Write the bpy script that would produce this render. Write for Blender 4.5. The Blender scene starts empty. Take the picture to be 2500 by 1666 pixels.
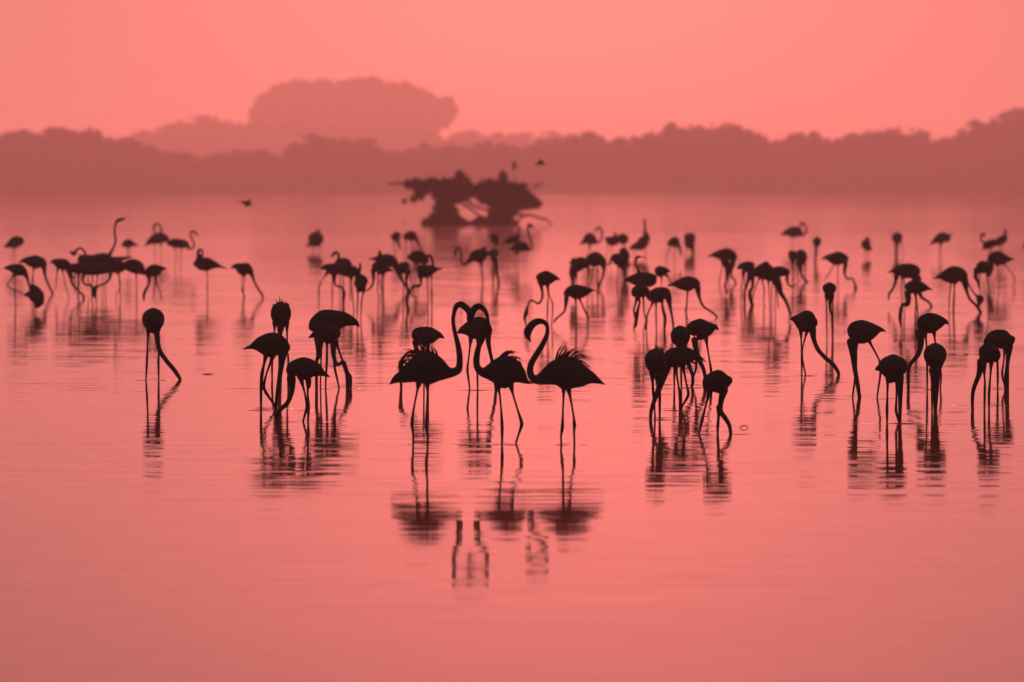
import bpy, math, random
from mathutils import Vector, noise
random.seed(7)
S = bpy.context.scene
COL = S.collection

# ------------------------------------------------------------------ camera
F = 13889.0            # focal length in photo pixels (200 mm on a 36 mm frame)
CX, CY, HOR = 1250.0, 833.0, 455.0
H = 2.75
PITCH = math.atan((CY - HOR) / F)
cam = bpy.data.cameras.new('camera')
cam.lens, cam.sensor_width, cam.clip_start, cam.clip_end = 200.0, 36.0, 1.0, 20000.0
cam.dof.use_dof = True
cam.dof.focus_distance = 71.0
cam.dof.aperture_fstop = 2.4
co = bpy.data.objects.new('camera', cam)
co.location = (0, 0, H)
co.rotation_euler = (math.radians(90) - PITCH, 0, 0)
COL.objects.link(co)
S.camera = co

# ------------------------------------------------------------------ render / view
S.view_settings.view_transform = 'Standard'
S.view_settings.look = 'None'
S.view_settings.exposure = 0.0
S.view_settings.gamma = 1.0
S.view_settings.use_curve_mapping = False
S.cycles.volume_bounces = 1
S.cycles.max_bounces = 6
S.cycles.diffuse_bounces = 2
S.cycles.glossy_bounces = 3

# ------------------------------------------------------------------ sky: dusty dawn, glow low behind the far bank
GLOW_AZ, GLOW_EL = math.radians(0.55), math.radians(1.7)
SUN_EL = math.radians(14.0)
W = bpy.data.worlds.new('World')
S.world = W
W.use_nodes = True
nt = W.node_tree
nt.nodes.clear()
def nn(tree, t, **kw):
    n = tree.nodes.new(t)
    for k, v in kw.items(): setattr(n, k, v)
    return n
out = nn(nt, 'ShaderNodeOutputWorld'); bg = nn(nt, 'ShaderNodeBackground')
tc = nn(nt, 'ShaderNodeTexCoord')
def glow_angle(az, el):
    d = nn(nt, 'ShaderNodeVectorMath', operation='DOT_PRODUCT')
    nrm = nn(nt, 'ShaderNodeVectorMath', operation='NORMALIZE')
    nt.links.new(tc.outputs['Generated'], nrm.inputs[0])
    nt.links.new(nrm.outputs[0], d.inputs[0])
    d.inputs[1].default_value = (math.sin(az) * math.cos(el), math.cos(az) * math.cos(el), math.sin(el))
    # angle ~ sqrt(2(1-cos)) : stable for small angles
    s = nn(nt, 'ShaderNodeMath', operation='SUBTRACT'); s.inputs[0].default_value = 1.0
    nt.links.new(d.outputs['Value'], s.inputs[1])
    m = nn(nt, 'ShaderNodeMath', operation='MULTIPLY'); m.inputs[1].default_value = 2.0
    nt.links.new(s.outputs[0], m.inputs[0])
    return m.outputs[0]                                   # angle squared (rad^2)
a2 = glow_angle(GLOW_AZ, GLOW_EL)
def lorentz(a2, width_deg):
    k = nn(nt, 'ShaderNodeMath', operation='DIVIDE'); k.inputs[1].default_value = math.radians(width_deg) ** 2
    nt.links.new(a2, k.inputs[0])
    p = nn(nt, 'ShaderNodeMath', operation='ADD'); p.inputs[1].default_value = 1.0
    nt.links.new(k.outputs[0], p.inputs[0])
    r = nn(nt, 'ShaderNodeMath', operation='DIVIDE'); r.inputs[0].default_value = 1.0
    nt.links.new(p.outputs[0], r.inputs[1])
    return r.outputs[0]
def scaled(sock, col):
    v = nn(nt, 'ShaderNodeVectorMath', operation='SCALE'); v.inputs[0].default_value = col
    nt.links.new(sock, v.inputs['Scale'])
    return v.outputs[0]
def vadd(a, b):
    v = nn(nt, 'ShaderNodeVectorMath', operation='ADD')
    nt.links.new(a, v.inputs[0]); nt.links.new(b, v.inputs[1])
    return v.outputs[0]
glow = scaled(lorentz(a2, 4.0), (1.17, 0.158, 0.143))
wide = scaled(lorentz(a2, 50.0), (0.26, 0.118, 0.096))
basec = nn(nt, 'ShaderNodeCombineXYZ')
for i, v in enumerate((0.09, 0.050, 0.052)): basec.inputs[i].default_value = v
# faint high streaks of dust, far larger than the frame
nz = nn(nt, 'ShaderNodeTexNoise'); nz.inputs['Scale'].default_value = 6.0; nz.inputs['Detail'].default_value = 3.0
mp = nn(nt, 'ShaderNodeMapping'); mp.inputs['Scale'].default_value = (1.0, 1.0, 5.0)
nt.links.new(tc.outputs['Generated'], mp.inputs['Vector']); nt.links.new(mp.outputs[0], nz.inputs['Vector'])
mr = nn(nt, 'ShaderNodeMapRange'); mr.inputs['To Min'].default_value = 0.95; mr.inputs['To Max'].default_value = 1.05
nt.links.new(nz.outputs['Fac'], mr.inputs['Value'])
tot = vadd(vadd(glow, wide), basec.outputs[0])
fin = nn(nt, 'ShaderNodeVectorMath', operation='SCALE')
nt.links.new(tot, fin.inputs[0]); nt.links.new(mr.outputs[0], fin.inputs['Scale'])
nt.links.new(fin.outputs[0], bg.inputs['Color']); bg.inputs['Strength'].default_value = 1.0
nt.links.new(bg.outputs[0], out.inputs['Surface'])

sun = bpy.data.lights.new('sun', 'SUN')
sun.energy, sun.angle, sun.color = 0.95, math.radians(4), (1.0, 0.215, 0.188)
so = bpy.data.objects.new('sun', sun)
so.rotation_euler = (-(math.radians(90) - SUN_EL), 0, -GLOW_AZ)     # shines from beyond the far bank towards the camera
COL.objects.link(so)

# ------------------------------------------------------------------ materials
def material(name, col, rough=0.8, spec=0.3):
    m = bpy.data.materials.new(name); m.use_nodes = True
    b = m.node_tree.nodes['Principled BSDF']
    b.inputs['Base Color'].default_value = (*col, 1)
    b.inputs['Roughness'].default_value = rough
    b.inputs['Specular IOR Level'].default_value = spec
    return m, b
def mottle(m, b, c1, c2, scale, bump=0.0):
    t = m.node_tree
    tcn = nn(t, 'ShaderNodeTexCoord')
    n = nn(t, 'ShaderNodeTexNoise'); n.inputs['Scale'].default_value = scale; n.inputs['Detail'].default_value = 4
    t.links.new(tcn.outputs['Object'], n.inputs['Vector'])
    mx = nn(t, 'ShaderNodeMix', data_type='RGBA')
    mx.inputs['A'].default_value = (*c1, 1); mx.inputs['B'].default_value = (*c2, 1)
    t.links.new(n.outputs['Fac'], mx.inputs['Factor']); t.links.new(mx.outputs['Result'], b.inputs['Base Color'])
    if bump:
        bp = nn(t, 'ShaderNodeBump'); bp.inputs['Strength'].default_value = 0.6; bp.inputs['Distance'].default_value = bump
        t.links.new(n.outputs['Fac'], bp.inputs['Height']); t.links.new(bp.outputs[0], b.inputs['Normal'])
M_BIRD, b = material('silhouette_plumage', (.018, .019, .020), .85, .1)
mottle(M_BIRD, b, (.008, .052, .060), (.014, .074, .084), 9.0, .01)  # pale birds made near-black teal: backlit silhouette shade put into the feather colour
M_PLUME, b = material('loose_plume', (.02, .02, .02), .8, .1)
mottle(M_PLUME, b, (.014, .014, .014), (.03, .028, .028), 20.0)  # plumes carry the same backlit darkness in their colour
M_LEAF, b = material('hazy_foliage', (.05, .05, .04), .9, .1)
mottle(M_LEAF, b, (.035, .045, .03), (.075, .07, .05), 0.35)
M_BARK, b = material('bark', (.05, .04, .035), .9, .1)
mottle(M_BARK, b, (.04, .033, .03), (.07, .055, .045), 2.0)
M_LAND, b = material('muddy_bank', (.08, .06, .05), .9, .1)
mottle(M_LAND, b, (.05, .045, .035), (.11, .08, .06), 0.05)

# still, silty lake water with long low ripples
M_WATER = bpy.data.materials.new('lake_water'); M_WATER.use_nodes = True
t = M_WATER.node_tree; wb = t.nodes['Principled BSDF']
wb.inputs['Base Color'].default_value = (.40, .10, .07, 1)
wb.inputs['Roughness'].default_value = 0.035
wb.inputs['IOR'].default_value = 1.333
tcn = nn(t, 'ShaderNodeTexCoord')
def ripple(scale, amp, detail, off):
    mpn = nn(t, 'ShaderNodeMapping')
    mpn.inputs['Location'].default_value = off
    mpn.inputs['Scale'].default_value = scale
    t.links.new(tcn.outputs['Object'], mpn.inputs['Vector'])
    n = nn(t, 'ShaderNodeTexNoise'); n.inputs['Scale'].default_value = 1.0
    n.inputs['Detail'].default_value = detail; n.inputs['Roughness'].default_value = 0.6
    t.links.new(mpn.outputs[0], n.inputs['Vector'])
    s = nn(t, 'ShaderNodeVectorMath', operation='SUBTRACT'); s.inputs[1].default_value = (.5, .5, .5)
    t.links.new(n.outputs['Color'], s.inputs[0])
    k = nn(t, 'ShaderNodeVectorMath', operation='MULTIPLY'); k.inputs[1].default_value = (amp[0], amp[1], 0)
    t.links.new(s.outputs[0], k.inputs[0])
    return k.outputs[0]
def tadd(a, b):
    v = nn(t, 'ShaderNodeVectorMath', operation='ADD')
    t.links.new(a, v.inputs[0])
    if isinstance(b, tuple): v.inputs[1].default_value = b
    else: t.links.new(b, v.inputs[1])
    return v.outputs[0]
fine = ripple((.8, 5.0, 1), (.022, .068), 4, (3.1, 7.7, 0))
swell = ripple((.22, .5, 1), (.002, .005), 1, (13, 1, 0))
# light airs: patches where the fine ripple is stronger or nearly still
pn = nn(t, 'ShaderNodeTexNoise'); pn.inputs['Scale'].default_value = .12; pn.inputs['Detail'].default_value = 2
t.links.new(tcn.outputs['Object'], pn.inputs['Vector'])
pr = nn(t, 'ShaderNodeMapRange'); pr.inputs['From Min'].default_value = .35; pr.inputs['From Max'].default_value = .65
pr.inputs['To Min'].default_value = .45; pr.inputs['To Max'].default_value = 1.2
t.links.new(pn.outputs['Fac'], pr.inputs['Value'])
# long wind lanes lying across the far water
ln = nn(t, 'ShaderNodeTexNoise'); ln.inputs['Scale'].default_value = 1.0; ln.inputs['Detail'].default_value = 2
lm = nn(t, 'ShaderNodeMapping'); lm.inputs['Scale'].default_value = (.0035, .011, 1); lm.inputs['Location'].default_value = (4.2, 9.1, 0)
t.links.new(tcn.outputs['Object'], lm.inputs['Vector']); t.links.new(lm.outputs[0], ln.inputs['Vector'])
lr = nn(t, 'ShaderNodeMapRange'); lr.inputs['From Min'].default_value = .38; lr.inputs['From Max'].default_value = .62
lr.inputs['To Min'].default_value = .35; lr.inputs['To Max'].default_value = 1.35
t.links.new(ln.outputs['Fac'], lr.inputs['Value'])
pm_ = nn(t, 'ShaderNodeMath', operation='MULTIPLY'); t.links.new(pr.outputs[0], pm_.inputs[0]); t.links.new(lr.outputs[0], pm_.inputs[1])
# the shallow water closest to the lens lies glassy calm
sy = nn(t, 'ShaderNodeSeparateXYZ'); t.links.new(tcn.outputs['Object'], sy.inputs[0])
cr = nn(t, 'ShaderNodeMapRange'); cr.inputs['From Min'].default_value = 34.0; cr.inputs['From Max'].default_value = 52.0
cr.inputs['To Min'].default_value = .16; cr.inputs['To Max'].default_value = 1.0
t.links.new(sy.outputs['Y'], cr.inputs['Value'])
# ripples too small to resolve act as roughness further out
rr_ = nn(t, 'ShaderNodeMapRange'); rr_.inputs['From Min'].default_value = 75.0; rr_.inputs['From Max'].default_value = 330.0
rr_.inputs['To Min'].default_value = .036; rr_.inputs['To Max'].default_value = .048
t.links.new(sy.outputs['Y'], rr_.inputs['Value']); t.links.new(rr_.outputs[0], wb.inputs['Roughness'])
pq_ = nn(t, 'ShaderNodeMath', operation='MULTIPLY'); t.links.new(pm_.outputs[0], pq_.inputs[0]); t.links.new(cr.outputs[0], pq_.inputs[1])
pr = pq_
fs = nn(t, 'ShaderNodeVectorMath', operation='SCALE'); t.links.new(fine, fs.inputs[0]); t.links.new(pr.outputs[0], fs.inputs['Scale'])
nv = tadd(tadd(fs.outputs[0], swell), (0, 0, 1.0))
nr = nn(t, 'ShaderNodeVectorMath', operation='NORMALIZE'); t.links.new(nv, nr.inputs[0])
t.links.new(nr.outputs[0], wb.inputs['Normal'])

M_RING, b = material('rippled_water', (.34, .10, .075), .38, .5)
b.inputs['IOR'].default_value = 1.333
# ------------------------------------------------------------------ helpers
def link(name, me, parent=None, mat=None, loc=None):
    o = bpy.data.objects.new(name, me); COL.objects.link(o)
    if parent: o.parent = parent
    if loc is not None: o.location = loc
    if mat and me is not None and not me.materials: me.materials.append(mat)
    return o
def mesh(name, v, f, smooth=True):
    me = bpy.data.meshes.new(name); me.from_pydata(v, [], f)
    if smooth: me.polygons.foreach_set('use_smooth', [True] * len(me.polygons))
    me.update()
    return me
def dist_of_row(y):
    u = (CY - y) / F
    fw = math.cos(PITCH) + u * math.sin(PITCH); z = -math.sin(PITCH) + u * math.cos(PITCH)
    return -H / (z / fw)
def place(px, py, Y):
    u = (CY - py) / F
    fw = math.cos(PITCH) + u * math.sin(PITCH); z = -math.sin(PITCH) + u * math.cos(PITCH)
    k = Y / fw
    return Vector(((px - CX) / F * k, Y, H + z * k))

# ------------------------------------------------------------------ water, bank, haze
def sheet(name, x0, x1, y0, y1, z, mat, nx=1, ny=1):
    v = [(x0 + (x1 - x0) * i / nx, y0 + (y1 - y0) * j / ny, z) for j in range(ny + 1) for i in range(nx + 1)]
    f = [(j * (nx + 1) + i, j * (nx + 1) + i + 1, (j + 1) * (nx + 1) + i + 1, (j + 1) * (nx + 1) + i) for j in range(ny) for i in range(nx)]
    o = link(name, mesh(name, v, f, False), None, mat); o['kind'] = 'structure'
    return o
SHORE = dist_of_row(473.5)
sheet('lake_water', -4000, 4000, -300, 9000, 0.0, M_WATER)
# far bank: a low irregular spit of ground behind the water
def bank():
    v, f = [], []
    nx, ny = 220, 8
    for j in range(ny + 1):
        for i in range(nx + 1):
            x = -1500 + 3000 * i / nx
            yj = [0, 4, 12, 40, 120, 400, 1200, 3000, 7000][j]
            y = SHORE + 18 * noise.noise(Vector((x * .02, 0, 1))) + 6 * noise.noise(Vector((x * .09, 3, 1))) + yj
            z = [-.4, .25, .5, .8, 1.0, 1.2, 1.5, 2, 2][j] + (.25 * noise.noise(Vector((x * .05, y * .05, 0))) if j else 0)
            v.append((x, y, z))
    for j in range(ny):
        for i in range(nx):
            a = j * (nx + 1) + i
            f.append((a, a + 1, a + nx + 2, a + nx + 1))
    o = link('far_bank', mesh('far_bank', v, f), None, M_LAND); o['kind'] = 'structure'
bank()
def haze():
    x0, x1, y0, y1, z0, z1 = -5000, 5000, -400, 9200, -1.4, 76
    v = [(x, y, z) for z in (z0, z1) for y in (y0, y1) for x in (x0, x1)]
    f = [(0, 2, 3, 1), (4, 5, 7, 6), (0, 1, 5, 4), (2, 6, 7, 3), (0, 4, 6, 2), (1, 3, 7, 5)]
    m = bpy.data.materials.new('haze_air'); m.use_nodes = True
    tt = m.node_tree; tt.nodes.clear()
    oo = nn(tt, 'ShaderNodeOutputMaterial'); pv = nn(tt, 'ShaderNodeVolumePrincipled')
    pv.inputs['Color'].default_value = (.96, .92, .90, 1)
    pv.inputs['Density'].default_value = HAZE
    pv.inputs['Anisotropy'].default_value = .7
    tt.links.new(pv.outputs[0], oo.inputs['Volume'])
    o = link('haze', mesh('haze', v, f, False), None, m); o['kind'] = 'stuff'
HAZE = 0.00028
haze()

# ------------------------------------------------------------------ lofted animals
def catmull(pts, n):
    if len(pts) < 3:
        a, b = pts[0], pts[-1]
        return [tuple(a[k] + (b[k] - a[k]) * i / n for k in range(len(a))) for i in range(n + 1)]
    P = [pts[0]] + list(pts) + [pts[-1]]
    res = []
    for i in range(1, len(P) - 2):
        p0, p1, p2, p3 = P[i - 1], P[i], P[i + 1], P[i + 2]
        for s in range(n):
            u = s / n
            q = []
            for k in range(len(p1)):
                q.append(.5 * (2 * p1[k] + (p2[k] - p0[k]) * u + (2 * p0[k] - 5 * p1[k] + 4 * p2[k] - p3[k]) * u * u + (3 * p1[k] - p0[k] - 3 * p2[k] + p3[k]) * u ** 3))
            res.append(tuple(q))
    res.append(tuple(P[-2]))
    return res
def straight(pts, n):
    res = []
    for a, b_ in zip(pts, pts[1:]):
        for i in range(n): res.append(tuple(a[k] + (b_[k] - a[k]) * i / n for k in range(len(a))))
    res.append(tuple(pts[-1]))
    # one light smoothing pass rounds the joints without waves
    return [res[0]] + [tuple(.25 * p[k] + .5 * q[k] + .25 * u[k] for k in range(len(q))) for p, q, u in zip(res, res[1:], res[2:])] + [res[-1]]
def loft(V, Fc, path, depth, ring=14, yoff=0.0, sub=5, tiny=.002, rigid=False, cap=.8):
    """path: (x, z, r[, y]) in metres; the tube lies in the upright plane, 'depth' scales its thickness along y"""
    path = [p if len(p) == 4 else (p[0], p[1], p[2], 0.0) for p in path]
    c = straight(path, sub) if rigid else catmull(path, sub)
    c = [(x, z, max(r, tiny), y) for x, z, r, y in c]
    # drop coincident points
    q = [c[0]]
    for p in c[1:]:
        if (p[0] - q[-1][0]) ** 2 + (p[1] - q[-1][1]) ** 2 > 1e-8: q.append(p)
    c = q
    if len(c) < 2: return
    tang = []
    for i in range(len(c)):
        a, b_ = c[max(i - 1, 0)], c[min(i + 1, len(c) - 1)]
        d = Vector((b_[0] - a[0], b_[1] - a[1])); d.normalize() if d.length else None
        tang.append(d)
    st = []
    for a in (80, 50, 25):
        a = math.radians(a); x, z, r, y = c[0]
        st.append((x - tang[0].x * r * cap * math.sin(a), z - tang[0].y * r * cap * math.sin(a), r * math.cos(a), y, tang[0]))
    for p, d in zip(c, tang): st.append((*p, d))
    for a in (25, 50, 80):
        a = math.radians(a); x, z, r, y = c[-1]
        st.append((x + tang[-1].x * r * cap * math.sin(a), z + tang[-1].y * r * cap * math.sin(a), r * math.cos(a), y, tang[-1]))
    b0 = len(V)
    for x, z, r, y, d in st:
        nx_, nz_ = -d.y, d.x
        for k in range(ring):
            an = 2 * math.pi * k / ring
            V.append((x + nx_ * r * math.cos(an), y + yoff + r * depth * math.sin(an), z + nz_ * r * math.cos(an)))
    for i in range(len(st) - 1):
        for k in range(ring):
            a = b0 + i * ring + k; b_ = b0 + i * ring + (k + 1) % ring
            Fc.append((a, b_, b_ + ring, a + ring))
    Fc.append(tuple(b0 + k for k in range(ring))[::-1])
    e = b0 + (len(st) - 1) * ring
    Fc.append(tuple(e + k for k in range(ring)))

REG = {'A': (0, 520, 5.6), 'B': (400, 520, 5.6), 'C': (740, 520, 5.6), 'D': (1080, 520, 5.6), 'E': (1360, 520, 5.6),
       'F': (1700, 520, 5.6), 'G': (2100, 520, 5.6), 'H': (300, 700, 3.7333), 'I': (920, 720, 3.92), 'J': (1500, 720, 3.92),
       'K': (1900, 700, 3.7333), 'P': (0, 0, 1.0)}
def ball(cx, cy, rx, ry):
    return [(cx, cy + ry * k, rx * math.sqrt(max(1 - k * k * .97, 0)) * (1 - .10 * k)) for k in (-.97, -.88, -.7, -.4, 0, .4, .7, .9)]
def flamingo(label, reg, body, neck=(), legs=(), water=None, df=.75, extras=(), D=None, dy=0.0, group='flamingos wading in the shallow lake', cat='flamingo', name='flamingo', voxel=None, lift=False):
    ox, oy, s = REG[reg]
    if D is None:
        if water is None:
            back = oy + min(y - r for x, y, r in body) / s
            water = (back - 163.8) / .64
        else: water = oy + water / s
        D = dist_of_row(water)
    D += dy
    pm = F / D * s                                       # crop pixels per metre on this bird
    wy = (water - oy) * s if water is not None else 1e9
    cxm = sum(p[0] for p in body) / len(body)
    base = place(ox + cxm / s, oy, D); base.z = 0
    if lift: base.z = place(ox, oy + body[0][1] / s, D).z
    def conv(p, r):
        w = place(ox + p[0] / s, oy + p[1] / s, D)
        return (w.x - base.x, w.z - base.z, r)
    V, Fc = [], []
    loft(V, Fc, [conv(p, p[2] / pm) for p in body], df, cap=.3)
    if neck:
        pts = []
        n = len(neck)
        for i, p in enumerate(neck):
            r = p[2] / pm if len(p) > 2 else None
            pts.append([p[0], p[1], r])
        known = [i for i in range(n) if pts[i][2] is not None]
        for i in range(n):
            if pts[i][2] is None:
                lo = [k for k in known if k < i]; hi = [k for k in known if k > i]
                if lo and hi:
                    a, b_ = lo[-1], hi[0]; pts[i][2] = pts[a][2] + (pts[b_][2] - pts[a][2]) * (i - a) / (b_ - a)
                elif lo: pts[i][2] = min(pts[lo[-1]][2], .03)
                else: pts[i][2] = .026
        q = pts[-1]
        if 0 < wy - q[1] < .07 * pm: pts.append([q[0], wy + .06 * pm, q[2]])
        cut = []
        for p in pts:
            cut.append(p)
            if p[1] > wy + .05 * pm: break
        loft(V, Fc, [conv(p, p[2]) for p in cut], .9, 12, 0, 6)
    for ex in extras:
        loft(V, Fc, [conv(p, p[2] / pm) for p in ex], .8, 10)
    for i, lg in enumerate(legs):
        pts = [(p[0], p[1], (p[2] if len(p) > 2 else 1.0) * .0125) for p in lg]
        p0 = pts[0]
        if len(lg[0]) < 3: pts[0] = (p0[0], p0[1], .028)
        # a root inside the belly so that the thigh grows out of the body
        dx, dz = pts[1][0] - p0[0], pts[1][1] - p0[1]; L = math.hypot(dx, dz) or 1
        pts.insert(0, (p0[0] - dx / L * .05 * pm, p0[1] - dz / L * .05 * pm, .040))
        pts.insert(2, (p0[0] + dx / L * min(.07 * pm, L * .45), p0[1] + dz / L * min(.07 * pm, L * .45), .0155))
        q = pts[-1]
        if 0 <= wy - q[1] < .16 * pm: pts.append((q[0], wy + .08 * pm, q[2]))
        cut = []
        for p in pts:
            if p[1] > wy + .1 * pm:
                a = cut[-1]; u = (wy + .1 * pm - a[1]) / max(p[1] - a[1], 1e-6)
                if u > 0: cut.append((a[0] + (p[0] - a[0]) * u, wy + .1 * pm, p[2]))
                break
            cut.append(p)
        side = (.055 if i % 2 else -.045) * (1 if not lift else .3)
        loft(V, Fc, [conv(p, p[2]) for p in cut], 1.0, 9, side, 4, .002, True)
    me = mesh(name, V, Fc)
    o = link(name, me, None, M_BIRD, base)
    vs = voxel or (.0085 if D < 90 else .0105)
    md = o.modifiers.new('skin', 'REMESH'); md.mode = 'VOXEL'; md.voxel_size = vs; md.use_smooth_shade = True
    o['label'] = label; o['category'] = cat; o['group'] = group
    return o, base, D, pm, (ox, oy, s)
def plumes(info, items):
    o, base, D, pm, (ox, oy, s) = info
    more = []
    for it in items:
        (x0, y0), (x2, y2) = it[0], it[-1]
        more.append([(p[0] + random.uniform(-9, 9) + (p[0] - x0) * .12 * k, p[1] + random.uniform(-8, 8) + (p[1] - y0) * .16 * k) for k, p in enumerate(it)])
    for it in items + more:
        w = []
        n = len(it)
        for i, p in enumerate(it):
            q = place(ox + p[0] / s, oy + p[1] / s, D)
            w.append((q.x - base.x, q.z - base.z, (9.0 * (1 - i / (n - 1)) + 1.6) / pm, random.uniform(-.02, .02)))
        V, Fc = [], []
        loft(V, Fc, w, .9, 6, random.uniform(-.05, .05), 5, .0008)
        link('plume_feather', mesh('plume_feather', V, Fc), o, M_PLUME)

# ---- the three displaying birds in the middle foreground
f1 = flamingo('large flamingo standing left of the heart, its arched neck touching the facing bird', 'I',
    [(118,860,4),(190,805,42),(270,775,72),(360,732,120),(445,704,168),(520,708,160),(590,722,122),(650,738,82),(700,745,52),(745,738,42),(782,712,37),(793,650,32),(790,560,30),(772,460,26),(747,360,22),(731,260,20),(737,180,21),(762,112,27),(805,92,32),(850,122,33),(884,165,31),(886,215,28),(868,245,15)],
    (), [[(397,870),(385,930),(355,1080),(335,1240,1.7),(347,1320),(350,1440)],[(482,870),(485,930),(478,1100),(472,1260,1.6),(485,1350),(485,1430)]], 1430)
f2 = flamingo('slim flamingo on the right side of the heart, one leg stepping backward', 'I',
    [(1495,850,5),(1430,828,28),(1360,772,86),(1290,742,140),(1210,738,160),(1130,738,122),(1070,742,78),(1020,742,50),(982,722,38),(957,680,33),(955,600,32),(975,500,27),(1010,430,25),(1045,350,25),(1060,270,22),(1053,190,21),(1018,132,25),(970,112,32),(925,145,34),(897,205,36),(890,255,24),(892,292,7)],
    (), [[(1163,895),(1178,960),(1190,1100),(1200,1265,1.6),(1198,1430)],[(1288,895),(1310,980),(1350,1110),(1392,1240,1.8),(1360,1330),(1330,1425)]], 1430, dy=.15)
f3 = flamingo('large flamingo with neck hooked like a question mark, wispy raised back feathers', 'I',
    [(2190,860,4),(2130,832,24),(2050,795,62),(1960,778,112),(1870,755,156),(1790,748,162),(1710,752,128),(1640,776,92),(1580,800,62),(1530,812,46),(1490,796,38),(1466,740,34),(1475,670,32),(1510,600,30),(1555,530,29),(1600,450,26),(1630,370,22),(1630,300,21),(1592,258,25),(1532,258,34),(1482,292,37),(1450,345,38),(1447,395,28),(1460,430,15),(1475,458,4)],
    (), [[(1788,905),(1785,1000),(1780,1150),(1775,1275,1.7),(1762,1350),(1765,1430)],[(1838,915),(1865,1050),(1885,1170),(1893,1250,1.7),(1888,1320),(1892,1440)]], 1430)
plumes(f1, [[(330,700),(262,650),(222,660)],[(420,600),(350,540),(290,548)],[(450,560),(420,490),(378,452)],[(300,730),(250,700),(215,735)],[(440,560),(360,560),(285,625)],[(480,560),(470,500),(450,470)],[(470,560),(440,510),(395,470)],[(450,570),(410,530),(365,515)],[(430,580),(380,545),(330,542)],[(450,550),(430,500),(405,478)],[(500,560),(495,525),(490,488)],[(535,560),(530,520),(512,492)],[(575,585),(565,550),(540,515)],
            [(400,620),(330,590),(262,605)],[(380,640),(310,620),(258,655),(238,700)],[(390,600),(340,575),(285,590)],[(360,670),(310,660),(270,690)],[(350,690),(290,690),(250,730)],[(420,590),(360,560),(310,558)]])
plumes(f2, [[(1200,590),(1260,550),(1325,562)],[(1230,590),(1275,558),(1310,572)],[(1300,620),(1345,600),(1372,636)],[(1330,640),(1365,650),(1385,690)],[(1270,600),(1320,590),(1350,602)],[(1180,600),(1230,556),(1285,549)]])
plumes(f3, [[(1720,620),(1735,550),(1782,488)],[(1740,620),(1770,540),(1832,488)],[(1760,620),(1785,570),(1820,530)],[(1800,620),(1855,550),(1925,538)],[(1830,620),(1900,560),(1962,560)],[(1850,625),(1940,575),(2022,612)],
            [(1870,640),(1950,595),(2018,628)],[(1890,650),(1960,640),(2030,692)],[(1900,660),(1960,655),(2000,690)],[(1780,610),(1820,560),(1870,545)],[(1710,640),(1722,580),(1745,530)]])

B = flamingo
# ---- birds standing just behind the three
B('flamingo behind the heart, its tail at the left neck and head down in the water', 'I',
  [(765,370,5),(830,338,46),(920,325,100),(1000,315,105),(1060,328,62),(1082,340,26)], [(1078,335,30),(1066,430,26),(1080,530,19),(1100,620,17),(1130,780,16),(1145,960,16)],
  [[(898,440),(880,600),(865,715,1.5),(890,900)],[(968,440),(962,600),(962,750,1.3),(965,900)]], 902)
B('flamingo seen over the back of the left displaying bird, neck curled down to its left', 'I',
  [(648,420,5),(600,390,32),(530,388,76),(450,392,88),(380,395,76),(348,405,40)], [(368,455,32),(375,520,20),(345,548,12),(300,553,14),(258,600,15),(232,660,26),(228,740,18),(235,900,12)],
  [[(450,470),(450,700),(452,900)],[(490,470),(492,700),(490,900)]], 880)

# ---- left and centre-left, near
H1 = ball(277, 308, 103, 108)
B('lone round flamingo at left facing away, neck stretched right down to the water', 'H',
  H1 + [(275,415,45)], [(308,390,36),(313,470,23),(335,580,22),(400,680,21),(460,750,21),(500,808,19),(520,850,15),(495,890,10)],
  [[(232,415),(225,560),(222,675,1.6),(212,850)],[(318,500),(324,600),(322,680,1.6),(325,850)]], 850, 1.3)
hb = flamingo('flamingo seen from behind with a ruffled pointed back, above the left feeding pair', 'H',
  ball(1440, 255, 94, 112) + [(1436,375,34)], [(1436,380,34),(1432,450,20),(1428,600,16),(1440,900,14)],
  [[(1384,360),(1383,430),(1360,700,1.5),(1362,900)],[(1494,365),(1497,560),(1508,685,1.5),(1502,900)]], 836, 1.2)
plumes(hb, [[(1430,190),(1432,150),(1428,112)],[(1415,190),(1410,160),(1398,138)],[(1455,190),(1460,155),(1448,130)],[(1395,190),(1385,170),(1362,172)],[(1475,185),(1490,160),(1482,140)],[(1500,190),(1512,175),(1508,160)]])
B('flamingo feeding behind the lowest left bird, sharp tail to the left and crossed legs', 'H',
  [(1092,572,5),(1170,548,24),(1240,532,72),(1320,532,110),(1400,535,110),(1465,562,72),(1490,590,42)], [(1465,595,42),(1450,680,29),(1425,850,21),(1405,1000,18),(1390,1150,16)],
  [[(1300,650),(1268,800,2.0),(1260,930,1.6),(1260,1210)],[(1358,655),(1305,800),(1275,930,1.8),(1400,1110)]], 1120)
B('lowest left flamingo, facing left with its neck curved down and legs crossed', 'H',
  [(1890,825,5),(1830,795,26),(1750,755,72),(1650,748,106),(1560,755,78),(1520,795,42)], [(1535,840,44),(1540,950,25),(1500,1060,22),(1430,1125,21),(1405,1180,20),(1410,1260,18)],
  [[(1630,860),(1660,970),(1683,1095,1.6),(1642,1228)],[(1685,875),(1683,980),(1692,1100,1.6),(1686,1228)]], 1228, extras=[[(1700,850,20),(1702,890,16),(1700,925,9)]])
B('broad flamingo behind the left group, tail to the right, neck straight down', 'H',
  [(2155,372,5),(2120,330,30),(2020,300,68),(1920,310,100),(1830,325,112),(1765,350,78),(1735,400,46)], [(1768,460,30),(1778,560,22),(1780,640,20),(1765,700,16),(1766,990,14)],
  [[(1812,515),(1806,700),(1803,860),(1800,1000)],[(1860,505),(1858,690,1.5),(1845,920)]], 925, dy=.6)
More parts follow.
